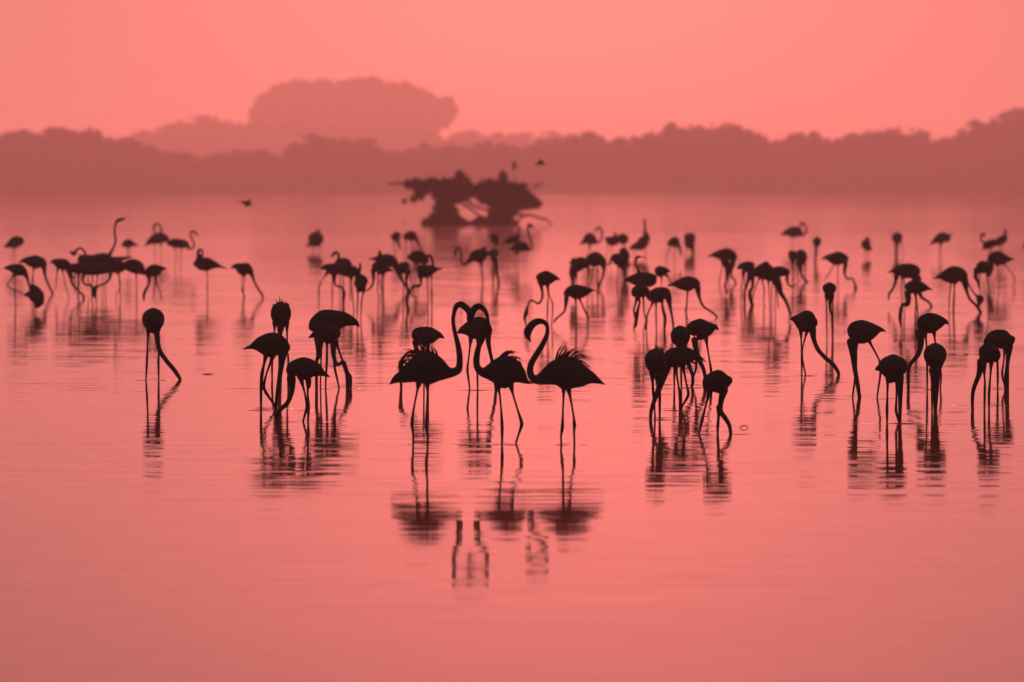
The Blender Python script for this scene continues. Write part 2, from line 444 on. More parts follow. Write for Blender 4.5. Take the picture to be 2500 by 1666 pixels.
B('flamingo overlapping the broad one, small tail to the left and neck kinked right', 'H',
  [(1690,470,5),(1740,442,28),(1830,425,85),(1915,435,88),(1958,460,46)], [(1918,510,30),(1920,620,22),(1945,705,18),(1982,702,16),(2010,690,20),(2040,780,22),(2064,840,28),(2065,960,18)],
  [[(1950,525),(2005,680,1.3),(2035,800),(2040,920)],[(1920,600),(1928,740,1.6),(1970,925)]], 928)

# ---- right of centre, near
B('round flamingo half hidden behind another, second from the top of the right trio', 'J',
  ball(632, 402, 95, 102) + [(640,500,60)], [(650,500,42),(700,640,25),(745,760,17),(750,840,17),(735,890,11)],
  [[(572,640),(572,760,1.4),(572,890)],[(640,640),(641,760,1.4),(642,890)]], 882, 1.3)
B('topmost flamingo of the group right of centre, notched tail pointing right', 'J',
  [(1000,338,5),(960,312,30),(900,322,72),(830,330,104),(762,335,84),(735,370,48)], [(768,430,34),(780,520,25),(810,620,23),(848,700,20),(868,790,18),(865,890,14)],
  [[(878,435),(905,600),(925,720,1.7),(925,880)],[(783,560),(785,700,1.5),(755,800),(738,880)]], 880, dy=.7)
j3 = flamingo('flamingo with frayed tail crossing the bent-kneed legs, middle of the right group', 'J',
  [(855,635,5),(800,595,28),(720,582,72),(620,595,98),(540,615,92),(495,640,60)], [(490,700,50),(462,800,36),(445,880,20)],
  [[(585,705),(610,850),(627,970,1.6),(625,1170)],[(660,695),(690,850),(716,960,1.7),(640,1085)]], 1100)
plumes(j3, [[(790,600),(825,605),(860,640)],[(790,580),(820,590),(838,610)],[(740,640),(770,650),(800,640)]])
j4 = flamingo('round flamingo at the left end of the right group, ruffled crown of back feathers', 'J',
  ball(392, 640, 102, 118) + [(372,765,46)], [(428,770,50),(430,880,32),(390,990,24),(355,1100,19),(345,1200,15),(355,1240,8)],
  [[(362,785),(372,950,1.5),(383,1050),(388,1190)],[(435,860),(435,970,1.6),(435,1190)]], 1190, 1.2)
plumes(j4, [[(400,560),(395,520),(385,500)],[(430,560),(420,520),(400,505)],[(450,560),(445,525),(430,510)],[(360,570),(335,555),(315,560)],[(345,590),(320,580),(305,600)],[(370,560),(350,540),(325,540)],[(460,560),(465,535),(455,515)]])
B('lowest flamingo right of centre, rounded back and neck bent outward into the water', 'J',
  [(868,905,24),(905,850,78),(960,835,106),(1020,828,110),(1080,822,64),(1122,812,26)], [(1050,910,42),(1022,1010,29),(1016,1110,25),(1060,1180,24),(1100,1250,20),(1115,1340,16)],
  [[(902,955),(870,1070),(838,1200,1.6),(806,1330)],[(1003,1120),(992,1250,1.6),(990,1330)]], 1328, 1.0, extras=[[(880,900,22),(855,905,10)]])

# ---- right, near
B('flamingo with a thin stretched neck slanting far right, left of the tall walking bird', 'K',
  [(108,300,7),(150,296,36),(215,312,92),(278,318,98),(328,325,62),(352,325,28)], [(312,390,36),(325,480,23),(360,570,21),(430,650,20),(500,710,20),(545,780,17),(550,820,12)],
  [[(206,425),(210,560),(213,660,1.4),(213,810)],[(262,415),(222,560),(220,660,1.3),(252,808)]], 808)
B('tall flamingo striding with one leg trailing right and neck straight down', 'K',
  [(985,412,4),(930,392,26),(850,402,80),(770,412,110),(692,412,94),(645,422,48)], [(662,500,40),(680,620,28),(700,760,23),(725,900,20),(742,1020,17)],
  [[(710,525),(711,700),(697,850,1.4),(675,1010)],[(830,495),(925,670),(937,790,1.3),(903,1010)]], 1012)
k3 = flamingo('large round flamingo in front at right, neck hanging straight as a post', 'K',
  ball(1047, 735, 132, 108) + [(1040,825,70)], [(1110,820,38),(1112,1000,23),(1108,1250,14)],
  [[(996,845),(992,1000),(989,1130,1.6),(990,1237)],[(1085,860),(1080,1030),(1075,1135,1.6),(1103,1237)]], 1237, 1.2, extras=[[(930,740,40),(900,752,20),(884,764,5)]])
B('flamingo behind the front right pair, tail right and neck sloping down to the left', 'K',
  [(1550,352,4),(1527,322,24),(1460,322,70),(1390,332,95),(1320,342,80),(1278,352,44)], [(1288,420,44),(1300,520,29),(1275,620,22),(1210,700,19),(1186,765,17),(1186,920,14)],
  [[(1340,430),(1350,540),(1356,720,1.5),(1355,930)],[(1423,425),(1436,520),(1490,800,1.3),(1480,930)]], 935)
B('round flamingo facing the lens at right, neck hanging between its two legs', 'K',
  ball(1430, 632, 105, 112) + [(1425,740,46)], [(1425,745,48),(1420,880,29),(1430,1000,21),(1432,1200,15)],
  [[(1398,800),(1400,960,1.4),(1400,1130)],[(1475,745),(1455,950,1.4),(1442,1135)]], 1135, 1.3)
B('rear flamingo of the pair nearest the right edge, humped back', 'K',
  [(1880,520,22),(1960,478,76),(2050,482,88),(2115,482,58),(2152,466,18)], [(2108,545,34),(2090,700,19),(2080,860,26),(2085,1000,18),(2080,1080,12)],
  [[(2063,575),(2050,700),(2035,800,1.5),(2068,925)],[(2000,640),(2005,820,1.5),(2003,930)]], 932)
B('front flamingo of the pair nearest the right edge, head down at left', 'K',
  [(1985,690,12),(1975,632,62),(1910,605,100),(1842,606,50)], [(1852,685,42),(1830,800,25),(1782,930,20),(1770,1030,17),(1772,1140,14)],
  [[(1872,750),(1880,850),(1880,950,1.5),(1876,1125)],[(1945,705),(1935,850),(1925,960,1.6),(1925,1120)]], 1125)

# ---- far left cluster
B('small far flamingo at the left edge, body slanting down to a blunt tail', 'A',
  [(55,478,8),(120,438,42),(200,405,80),(262,402,78),(292,430,48)], (), [[(172,480),(172,560,1.2),(168,690)],[(205,480),(205,560,1.2),(200,690)]])
B('flamingo at the left edge in front, one leg bent up behind its knee', 'A',
  [(45,766,5),(110,752,34),(190,762,66),(270,785,84),(325,815,58),(352,850,34)], [(355,850,34),(380,920,20),(405,1010,16),(418,1120,14)],
  [[(212,860),(208,1000),(205,1090,1.5),(222,1320)],[(178,865),(130,930),(80,1005,1.4),(325,1110)]])
B('flamingo left of the crowd, smooth rounded back and neck reaching down right', 'A',
  [(250,685,5),(325,655,34),(412,662,74),(495,672,92),(565,690,78),(602,725,44)], [(602,700,44),(605,780,30),(622,880,18),(670,1000,16),(715,1090,16),(728,1150,10)],
  [[(468,755),(450,860,1.3),(430,1000)],[(455,760),(448,900,1.3),(455,1080)]])
B('hunched flamingo low at the far left, resting with its head tucked', 'A',
  [(428,992,28),(465,1050,74),(498,1135,106),(525,1215,78),(500,1290,28)], [(430,1110,55),(385,1118,42),(342,1122,20)],
  [[(490,1290),(490,1340),(490,1400)]], 1360, 1.0, extras=[[(560,1200,40),(595,1235,14)]])
B('flamingo left of the dark crowd, neck winding down to the right', 'A',
  [(680,690,5),(735,668,36),(812,692,72),(885,712,80),(940,745,54)], [(930,760,44),(960,870,24),(1000,990,17),(1085,1080,16),(1142,1140,17),(1140,1260,14)],
  [[(790,780),(770,950,1.3),(765,1050)],[(850,785),(875,880),(880,960,1.3),(940,1130)]])
B('long dark flamingo preening at the top of the left crowd, neck looped over', 'A',
  [(1812,598,7),(1690,622,26),(1560,650,54),(1430,668,84),(1280,662,88),(1150,642,74),(1080,620,54)], [(1170,640,36),(1165,560,17),(1135,505,15),(1088,485,15),(1045,510,17),(1015,560,30),(975,540,20),(958,512,6)],
  [[(1200,720),(1205,860,1.3),(1210,1000)],[(1100,720),(1090,860,1.3),(1072,1050)]])
B('flamingo with neck held tall and straight above the left crowd, bill pointing right', 'A',
  [(1180,650,8),(1280,622,50),(1370,620,70),(1450,622,78),(1500,608,38)], [(1480,600,36),(1530,520,20),(1570,430,15),(1580,350,17),(1566,250,14),(1582,150,16),(1610,105,24),(1660,92,22),(1690,80,15),(1712,98,6)],
  [[(1400,700),(1402,850,1.3),(1405,1050)],[(1440,700),(1445,850,1.3),(1440,1050)]])
B('lower flamingo of the left crowd whose neck curls in from the right', 'A',
  [(960,718,20),(1060,745,66),(1200,768,84),(1340,770,80),(1450,785,48),(1498,800,30)], [(1512,820,30),(1492,910,17),(1425,970,15),(1350,998,16),(1298,1030,30),(1290,1080,28),(1290,1150,20)],
  [[(1272,845),(1260,960),(1255,1150,1.4),(1290,1400)],[(1332,850),(1318,1000),(1310,1150,1.4),(1330,1400)]])
B('flamingo of the left crowd whose neck curls in from the left', 'A',
  [(1560,760,20),(1450,745,64),(1320,742,84),(1225,768,74),(1165,815,40)], [(1150,830,32),(1130,930,18),(1172,982,15),(1235,988,18),(1262,1030,16)],
  [[(1078,845),(1062,1000,1.3),(1070,1250)]], dy=.8)
B('flamingo wedged low at the left end of the dark crowd, body hiding its neck', 'A',
  [(1240,742,20),(1155,752,58),(1062,757,72),(988,752,58),(945,750,34)], [(950,760,30),(985,860,16),(1010,900,11)],
  [[(1030,825),(1022,950,1.3),(1030,1100)],[(1062,825),(1066,960,1.3),(1060,1100)]], dy=1.2)
B('flamingo right of the crowd centre, one knee kinked backward', 'A',
  [(1440,712,26),(1545,722,96),(1635,738,90),(1695,762,54)], [(1690,740,34),(1740,700,16)],
  [[(1618,835),(1650,960,1.3),(1636,1060,1.4),(1590,1100)],[(1622,840),(1645,1100,1.2),(1638,1300)]])
B('dark flamingo at the right end of the left crowd, standing on one leg', 'A',
  [(1600,732,10),(1700,722,56),(1795,722,94),(1878,745,94),(1950,800,54)], [(1950,800,50),(2015,850,22),(2045,960,15)],
  [[(1862,835),(1872,1000),(1872,1110,1.3),(1866,1300)]])
B('flamingo beside the one-legged one, tail right and neck bowed down to the left', 'A',
  [(2285,768,5),(2220,762,32),(2140,782,82),(2062,802,80),(2018,835,44)], [(2020,830,44),(2045,900,22),(2022,1000,17),(1972,1100,22),(1966,1200,12)],
  [[(2118,875),(2130,950,1.5),(2102,1090),(2100,1180)],[(2128,875),(2138,950,1.5),(2182,1080),(2210,1180)]])
B('tiny distant flamingo above the left crowd, tail pointing right', 'A',
  [(1892,450,5),(1830,432,28),(1760,418,58),(1702,432,44),(1672,455,18)], (), [[(1742,470),(1744,540,1.2),(1744,640)],[(1765,470),(1766,640)]])
B('distant flamingo with its neck looped in a ring above its back', 'A',
  [(1982,450,8),(2050,395,42),(2135,352,76),(2220,345,74),(2300,362,38)], [(2200,310,24),(2206,230,15),(2180,165,14),(2140,148,14),(2108,185,17),(2106,240,13),(2116,275,7)],
  [[(2120,430),(2120,540,1.2),(2122,700)],[(2200,430),(2200,540,1.2),(2202,700)]])
B('distant flamingo beside the ringed neck one, thin neck raised in an S', 'B',
  [(45,425,18),(120,412,60),(220,422,64),(295,432,54),(335,462,26)], [(330,470,24),(370,492,14),(412,462,14),(402,390,14),(368,320,14),(372,265,15),(405,255,18),(440,282,16),(462,325,6)],
  [[(150,480),(180,600,1.3),(150,700)],[(240,480),(238,560),(225,700)]])
B('flamingo at left with long pointed tail to the right and head curled on its neck', 'B',
  [(880,762,4),(785,738,18),(700,712,48),(600,702,92),(515,702,88),(445,702,56),(418,712,32)], [(478,650,44),(476,580,28),(468,535,20),(495,502,18),(528,525,14),(525,575,16),(508,600,22)],
  [[(588,795),(598,900),(600,1000,1.3),(594,1200)]], 1130)
B('flamingo alone feeding left of centre, straight neck slanting right', 'B',
  [(910,760,4),(985,732,42),(1066,765,84),(1135,775,88),(1180,800,52)], [(1180,790,48),(1210,860,26),(1240,950,17),(1290,1040,16),(1348,1125,16),(1345,1175,10)],
  [[(1075,855),(1070,1000),(1072,1060,1.7),(1112,1165)],[(1108,855),(1095,1000),(1088,1060,1.3),(1085,1165)]], 1165)
B('distant flamingo seen end on with a pointed tuft, left of the mangrove', 'C',
  ball(175, 362, 106, 98), (), [[(145,470),(142,580,1.3),(150,690)],[(222,460),(220,580,1.3),(222,690)]], None, 1.2, extras=[[(110,420,45),(70,446,22),(48,458,6)],[(200,300,45),(205,250,22),(203,215,6)]])

# ---- centre-left cluster
B('flamingo at the left of the small middle crowd, sharp tail left', 'C',
  [(230,770,5),(308,745,44),(388,765,80),(438,790,68),(440,835,44)], [(432,850,30),(430,960,16),(470,1008,15),(528,1018,15),(556,1090,24),(550,1200,22),(550,1320,12)],
  [[(312,845),(262,920),(215,1015,1.5),(217,1250)],[(402,850),(402,960),(398,1060,1.4),(396,1250)]])
B('flamingo with head curled above the middle crowd', 'C',
  [(650,770,24),(590,712,88),(505,722,92),(455,728,56)], [(455,700,36),(485,630,22),(478,560,18),(450,535,17),(415,568,22),(385,600,9)],
  [[(505,840),(505,960,1.3),(502,1150)],[(545,840),(548,960,1.3),(545,1150)]])
B('flamingo of the middle crowd with a short upright neck bump', 'C',
  [(500,815,24),(590,805,72),(680,802,82),(738,820,52)], [(755,820,36),(778,760,20),(778,692,14)],
  [[(668,880),(668,1000),(670,1100,1.4),(700,1340)],[(640,880),(645,1000,1.2),(640,1200)]])
B('nearest flamingo of the middle crowd, a ball shape tilted on two thin legs', 'C',
  [(745,850,40),(785,925,98),(795,995,82),(835,1075,24)], [(820,1040,34),(760,1070,24)],
  [[(748,1065),(750,1170,1.4),(738,1440)],[(825,1080),(800,1190,1.5),(790,1440)]], 1470, 1.1)
B('dark flamingo with tail left and neck slanting right across its neighbour', 'C',
  [(890,632,5),(970,628,24),(1070,645,74),(1160,655,94),(1235,690,74),(1268,735,40)], [(1270,740,40),(1320,870,22),(1380,970,17),(1440,1050,17),(1490,1120,15),(1510,1170,8)],
  [[(1112,835),(1100,960),(1096,1060,1.4),(1100,1300)],[(1090,835),(1045,960,1.3),(1085,1100)]])
B('flamingo facing left in the middle crowd, its neck curved in a J', 'C',
  [(1225,795,7),(1150,772,44),(1070,752,92),(1000,752,80),(962,775,44)], [(958,790,36),(962,920,18),(930,1015,15),(862,1068,10)],
  [[(1030,840),(1020,1000,1.3),(1030,1150)],[(1080,845),(1082,1000,1.3),(1090,1250)]], None, .75, extras=[[(1055,620,44),(1050,560,26),(1045,510,10)]])
B('round flamingo between two feeding ones, neck straight down to the water', 'C',
  [(1322,705,40),(1382,745,90),(1425,765,66)], [(1422,805,32),(1410,960,18),(1438,1080,26),(1420,1200,24),(1410,1340,10)],
  [[(1342,825),(1372,950,1.4),(1370,1250)],[(1458,820),(1478,950),(1520,1130,1.3),(1540,1150)]], None, 1.1)
B('broad dark flamingo rear of the right middle crowd', 'C',
  [(1425,615,18),(1500,602,72),(1588,602,88),(1648,640,70),(1692,680,48)], (),
  [[(1530,700),(1525,900),(1522,1000,1.3),(1530,1300)],[(1560,700),(1568,900),(1572,1100,1.3)]])
B('flamingo with tail pointing right and its neck looped over its back', 'C',
  [(1910,770,5),(1830,767,28),(1750,782,72),(1680,800,88),(1618,785,74),(1595,825,42)], [(1597,840,36),(1614,930,18),(1592,1002,16),(1530,1002,24),(1472,1045,14),(1488,1130,12),(1510,1165,8)],
  [[(1700,875),(1702,1050),(1712,1180,1.3),(1700,1350)],[(1755,850),(1755,1000),(1757,1090,1.8),(1762,1360)]], None, .75, extras=[[(1680,650,22),(1692,610,17),(1730,583,20),(1762,635,19),(1776,730,14)]])
B('left one of two distant flamingos near the mangrove, round body', 'C',
  [(1198,338,14),(1240,330,52),(1280,326,70),(1315,340,48)], [(1305,380,26),(1310,440,18),(1330,500,12)], [[(1240,395),(1230,470,1.2),(1255,560)],[(1262,395),(1262,480),(1262,600)]])
B('right one of two distant flamingos near the mangrove, neck slanting right', 'C',
  [(1372,332,26),(1425,322,56),(1488,315,70),(1538,315,50)], [(1545,345,28),(1580,430,17),(1610,510,13)], [[(1400,385),(1402,500,1.2),(1400,640)],[(1480,385),(1482,520,1.2),(1480,640)]])

# ---- centre, below the mangrove
B('flamingo below the mangrove, neck raised in a tall S to the left', 'D',
  [(650,562,14),(590,560,54),(512,588,98),(440,600,80),(388,640,44)], [(400,625,50),(342,682,24),(290,710,16),(258,650,14),(262,560,14),(240,482,14),(200,485,18),(176,550,18),(167,612,6)],
  [[(520,690),(545,880),(550,985,1.5),(475,1115)],[(538,700),(555,880),(553,1000,1.4),(545,1200)]], None, .75, extras=[[(560,500,32),(575,465,12)]])
B('flamingo behind the S necked one, neck straight down in front of its legs', 'D',
  [(640,560,36),(700,562,70),(735,595,58)], [(735,640,28),(742,800,19),(770,930,17),(750,1030,20),(735,1100,14)],
  [[(682,650),(686,760,1.2),(690,900)],[(705,650),(706,780,1.2),(700,960)]], None, 1.1)
B('distant teardrop shaped flamingo at the foot of the mangrove', 'D',
  [(700,300,44),(707,335,68),(737,395,40),(755,455,10)], (), [[(700,420),(702,500,1.2),(700,620)],[(725,420),(726,620)]])
B('flamingo right of the mangrove with upright S neck and dark bent head', 'D',
  [(918,510,7),(990,482,42),(1070,458,72),(1130,470,58),(1158,490,38)], [(1140,490,36),(1190,500,20),(1225,465,15),(1208,370,14),(1180,280,14),(1172,200,16),(1195,162,24),(1240,205,13)],
  [[(1030,550),(1033,700),(1035,800,1.3),(1030,1000)],[(1010,545),(940,600,1.2),(915,640)]])
B('faint distant flamingo just left of the upright S necked one', 'D',
  [(822,432,7),(900,385,38),(980,362,58),(1035,365,42)], [(1035,350,26),(1040,270,15),(1040,190,12)], [[(920,440),(906,560,1.2),(925,680)],[(980,430),(980,680)]])
B('flamingo feeding with its neck bent like a step to the left', 'D',
  [(1615,922,5),(1560,895,32),(1480,892,82),(1400,892,104),(1332,892,66),(1312,912,34)], [(1335,930,44),(1362,1050,21),(1365,1160,17),(1318,1240,16),(1262,1215,15),(1208,1200,15),(1165,1280,15),(1145,1370,30),(1125,1440,20),(1145,1540,10)],
  [[(1432,1000),(1447,1130),(1438,1300,1.5),(1432,1560)],[(1448,1000),(1455,1120),(1515,1245,1.4),(1492,1560)]], 1545)

# ---- right centre cluster
B('distant umbrella shaped flamingo with its neck in a loop to the right', 'E',
  [(310,432,8),(370,395,34),(440,355,82),(500,382,60),(548,412,18)], [(550,408,20),(580,400,14),(608,330,14),(616,250,15),(582,206,14),(535,225,16),(520,262,7)],
  [[(438,450),(430,520,1.2),(402,600)],[(450,450),(450,520),(448,600)]])
B('distant flamingo of a hunched pair, facing left with slim tail', 'E',
  [(840,362,44),(755,385,70),(692,362,42),(655,352,18)], (), [[(690,430),(684,520,1.2),(672,680)],[(740,440),(742,660)]], None, .75, extras=[[(800,330,30),(792,275,14)]])
B('distant flamingo of a hunched pair, rounded hump at right', 'E',
  [(815,352,36),(880,355,72),(920,362,68),(942,400,38)], (), [[(900,430),(900,660)],[(930,430),(932,660)]])
B('distant flamingo with its neck sticking straight up like a post', 'E',
  [(992,492,16),(1060,462,44),(1138,442,74),(1188,385,76),(1218,330,54),(1208,292,38)], [(1205,280,30),(1200,220,17),(1200,160,15),(1198,100,18)],
  [[(1062,500),(1055,560,1.2),(1052,680)],[(1200,470),(1206,560,1.2),(1212,680)]])
B('flamingo at the left of the dense right-centre crowd, body slanting to the left', 'E',
  [(430,705,50),(325,692,92),(248,755,76),(208,825,50)], [(208,830,48),(215,920,28),(216,990,22)],
  [[(262,870),(262,960,1.2),(258,1150)],[(425,790),(418,960,1.3),(420,1150)]], None, .75, extras=[[(230,660,50),(195,680,22),(155,690,6)]])
B('big round flamingo of the dense right-centre crowd, one thick dark leg', 'E',
  [(405,642,48),(480,640,98),(540,642,108),(608,672,72),(638,718,42)], [(636,730,34),(640,800,20),(625,890,16),(592,950,15),(562,1050,14)],
  [[(490,790),(478,920,1.3),(440,1010)],[(555,790),(555,950,2.0),(560,1100,1.8),(560,1300,1.6)]])
B('flamingo standing high in the crowd, narrow body seen from the front', 'E',
  [(900,490,44),(915,565,76),(925,650,78),(965,675,48)], [(925,720,44),(928,850,22),(928,940,18)],
  [[(980,720),(968,820),(1000,880)],[(950,740),(950,1000,1.3),(946,1250)]], None, 1.0)
B('lower flamingo beside the narrow one, facing left with a hooked thin neck', 'E',
  [(880,745,38),(858,665,78),(795,622,74),(738,622,22)], [(735,640,20),(722,695,14),(695,708,14),(668,700,9)],
  [[(835,730),(832,900),(822,1000,1.4),(830,1250)],[(880,755),(880,950),(885,1080,1.3),(900,1250)]])
B('nearer flamingo with tail pointing right like a beak, neck sweeping far left', 'E',
  [(545,1065,5),(470,1058,24),(400,1068,66),(300,1080,98),(205,1080,94),(145,1102,60),(125,1140,38)], [(128,1170,36),(115,1290,19),(90,1360,16),(20,1420,15),(-30,1470,15),(-42,1510,9)],
  [[(255,1180),(260,1380,1.7),(260,1580)],[(310,1180),(395,1370,1.7),(442,1470),(418,1530)]], 1570)
B('flamingo with its neck raised behind its back and bill pointing right', 'E',
  [(910,930,5),(990,912,46),(1090,912,92),(1200,912,102),(1298,920,92),(1345,930,62)], [(1130,850,40),(1108,780,19),(1077,695,15),(1082,625,20),(1115,600,20),(1160,606,10),(1208,612,6),(1210,652,4)],
  [[(1190,1000),(1182,1200),(1180,1330,1.4),(1225,1500)],[(1150,1000),(1100,1190,1.2),(1045,1330,1.6),(1080,1540)]])
B('shaded flamingo underneath the raised bill one, knees bent', 'E',
  [(1250,1045,28),(1165,1072,78),(1092,1080,82),(1072,1140,52)], [(1100,1150,36),(1130,1220,16),(1105,1330,22),(1088,1420,28),(1080,1560,12)],
  [[(1085,1180),(1045,1330,1.7),(1080,1440),(1060,1580)],[(1180,1140),(1182,1330),(1222,1480,1.3),(1210,1600)]])
B('near flamingo in the right-centre crowd, smooth back and neck straight down at right', 'E',
  [(1142,1110,7),(1212,1102,38),(1300,1130,92),(1395,1122,108),(1475,1112,94),(1520,1150,52)], [(1520,1150,52),(1548,1290,24),(1568,1400,18),(1585,1500,17),(1592,1640,15)],
  [[(1302,1240),(1228,1400,1.5),(1222,1620)],[(1355,1240),(1355,1450,1.5),(1362,1640)]], 1613, extras=[[(1435,1210,16),(1450,1330,22),(1475,1420,26),(1475,1500,22),(1465,1610,18)]])
B('small flamingo peeking above the crowd, snub tail pointing right', 'E',
  [(1552,800,7),(1485,792,46),(1412,800,78),(1352,812,56)], (), [[(1500,860),(1535,910,1.2),(1570,960)],[(1430,880),(1430,1000)]])
B('flamingo with a smooth domed back, S curved neck ending in a hook at right', 'E',
  [(1505,1000,5),(1590,977,32),(1700,972,86),(1795,968,104),(1882,975,84),(1920,1012,48)], [(1922,1030,44),(1950,1170,21),(2000,1275,17),(2090,1342,16),(2158,1388,15),(2186,1440,14),(2158,1466,6)],
  [[(1783,1075),(1762,1300),(1755,1335,1.7),(1790,1490)],[(1787,1075),(1768,1350,1.4),(1765,1490)]], 1492)
B('far small flamingo left of a taller upright one, pointed tail to the left', 'E',
  [(1498,435,8),(1552,412,48),(1610,402,78),(1655,412,52)], [(1660,430,30),(1690,540,15),(1692,600,8)], [[(1540,475),(1488,620,1.3),(1500,700)],[(1620,475),(1612,560),(1610,700)]])
B('far upright flamingo with a tall rounded body', 'E',
  [(1812,295,68),(1815,350,78),(1808,425,66),(1820,475,36)], [(1850,450,34),(1868,560,15),(1905,612,11)], [[(1765,480),(1748,600,1.2),(1752,700)],[(1820,490),(1830,600,1.2),(1828,700)]], None, 1.1)

# ---- right cluster
B('flamingo with a large domed back, two kinked necks of feeding birds below it', 'F',
  [(150,603,4),(228,577,28),(330,572,72),(418,575,92),(485,598,76),(512,650,48)], [(500,680,42),(475,790,24),(480,870,16),(532,928,14),(532,1040,16),(518,1120,16)],
  [[(362,700),(312,930,1.4),(300,1120)],[(385,690),(400,800,1.2),(410,1000)]])
B('flamingo tucked under the large domed one, neck bent left', 'F',
  [(350,640,34),(395,680,56),(425,740,40)], [(428,760,36),(430,860,19),(396,980,15),(398,1030,16),(430,1110,14)], [[(400,760),(404,900,1.2),(408,1050)],[(440,760),(446,900,1.2),(440,1060)]], dy=1.5)
B('left flamingo of three overlapping ones, pointed tail left', 'F',
  [(550,770,4),(610,735,46),(688,738,76),(765,758,84)], [(735,830,44),(700,960,21),(662,1080,18),(656,1200,15),(690,1340,12)],
  [[(635,835),(612,1100,1.4),(615,1320)],[(655,835),(668,1050,1.2),(672,1300)]])
B('middle flamingo of three overlapping ones, twin humped back', 'F',
  [(740,860,26),(850,805,82),(938,798,116),(1000,845,96),(1050,880,58)], [(765,880,32),(772,1000,21),(730,1100,28),(760,1250,25),(802,1360,17),(758,1490,10)],
  [[(900,915),(932,1080,1.5),(915,1200),(962,1380,1.4),(930,1520)],[(855,905),(780,1110,1.4),(760,1300)]], None, .75, extras=[[(930,720,50),(965,690,34)]])
B('right flamingo of three overlapping ones, thin neck hooked to the right', 'F',
  [(1060,805,66),(1148,802,76),(1222,812,56),(1248,845,38)], [(1240,860,28),(1248,955,15),(1298,1003,14),(1370,975,10)], [[(1040,900),(1030,1100,1.2),(1030,1300)],[(1080,900),(1084,1100,1.2),(1080,1300)]])
B('flamingo with a thick neck slanting down right to the water, ahead of three others', 'F',
  [(940,850,60),(1030,845,96),(1095,875,76)], [(1085,900,66),(1130,1000,46),(1152,1090,34),(1210,1180,26),(1260,1300,20),(1286,1410,15),(1258,1468,7)], [[(1050,940),(1105,1100),(1120,1300)],[(990,940),(1000,1100),(1010,1400)]], 1480)
B('left flamingo of a tight upright pair near the right', 'F',
  [(1312,530,52),(1312,600,54),(1322,648,34)], (), [[(1305,670),(1315,800,1.2),(1318,960)],[(1330,670),(1332,960)]], None, 1.0)
B('right flamingo of a tight upright pair, neck trailing in a long curve to the right', 'F',
  [(1385,545,70),(1420,590,96),(1432,645,78),(1410,705,38)], [(1418,710,34),(1440,860,18),(1520,950,17),(1550,1050,18),(1558,1165,11)],
  [[(1480,720),(1482,850,1.2),(1482,1050)],[(1375,700,2.0),(1378,850,1.6),(1400,950),(1452,1040,1.8),(1465,1150)]], None, 1.0)
B('far flamingo standing on one leg with its neck folded in a ring', 'F',
  [(1152,312,5),(1222,274,38),(1300,264,72),(1380,264,74),(1435,282,42)], [(1435,295,34),(1475,298,16),(1506,250,14),(1490,180,14),(1455,138,17),(1422,165,16),(1422,200,7)],
  [[(1315,330),(1316,420,1.2),(1316,520)]])
B('far round flamingo seen end on like a ball on a stick', 'F',
  ball(1650, 395, 60, 66), [(1640,450,26),(1630,560,15),(1620,640,14),(1635,770,12)], [[(1650,450),(1648,640)]], None, 1.3)
B('flamingo with a pointed tail left and neck stepped down to a dark head at right', 'F',
  [(1702,635,4),(1780,612,34),(1868,622,78),(1955,622,94),(2028,632,62),(2050,660,38)], [(2040,690,34),(2028,830,18),(2068,905,15),(2130,895,15),(2165,960,14),(2180,1045,25),(2170,1115,16),(2160,1145,6)],
  [[(1882,710),(1800,850,1.4),(1742,930)],[(1935,712),(1938,950),(1935,1100,1.3),(1932,1250)]])
B('round flamingo facing the lens with a single straight neck, between the right crowds', 'F',
  ball(1820, 1040, 96, 86) + [(1822,1135,66),(1822,1175,34)], [(1825,1185,28),(1830,1320,19),(1855,1400,18),(1862,1560,18),(1862,1740,12)],
  [[(1775,1165),(1780,1400,1.3),(1785,1700)],[(1866,1165),(1868,1400,1.2),(1872,1700)]], 1725, 1.3)
B('far hunched flamingo like a leaning stone, no neck showing', 'G',
  [(98,330,12),(95,380,44),(82,428,70),(110,478,48),(158,500,18)], (), [[(75,490),(76,560),(76,640)],[(110,490),(110,560),(110,640)]], 600, 1.0)
B('far ball shaped flamingo, neck hanging in a wavy line to the left', 'G',
  ball(505, 345, 76, 74), [(490,405,26),(490,500,17),(486,560,16),(425,615,15),(396,690,14),(408,770,12)], [[(560,420),(600,560,1.3),(582,660)],[(520,420),(515,640)]], None, 1.3)
B('far umbrella shaped flamingo at right with a small upright wisp', 'G',
  [(957,440,7),(1022,385,38),(1100,345,72),(1175,345,68),(1205,382,38)], (), [[(1087,430),(1082,560,1.2),(1086,700)],[(1112,430),(1110,560),(1108,700)]], None, .75, extras=[[(1210,350,26),(1240,305,12),(1272,265,4)]])
B('far flamingo near the right edge with its neck curled over at left', 'G',
  [(1682,505,8),(1722,452,54),(1788,424,60),(1842,405,52)], [(1740,420,26),(1682,402,16),(1652,355,14),(1656,305,15),(1692,288,16),(1708,330,10)], [[(1760,480),(1762,560),(1762,640)],[(1790,480),(1792,640)]])
B('far flamingo near the right edge with a short upright neck', 'G',
  [(1815,425,26),(1880,402,54),(1955,362,60),(1995,360,46)], [(1985,335,30),(1984,280,20),(1980,232,14)], [[(1900,440),(1902,560),(1902,640)],[(1940,430),(1942,640)]])
B('flamingo at right with a steep back and one leg bent far out to the right', 'G',
  [(2115,635,4),(2050,632,28),(1970,632,72),(1882,622,104),(1812,632,82),(1782,690,48)], [(1790,720,48),(1765,820,40),(1742,868,24)],
  [[(1868,725),(1898,950),(1890,1150,1.3),(1885,1340)],[(1980,715),(2060,800),(2125,910,1.5),(2060,1130),(2110,1290)]])
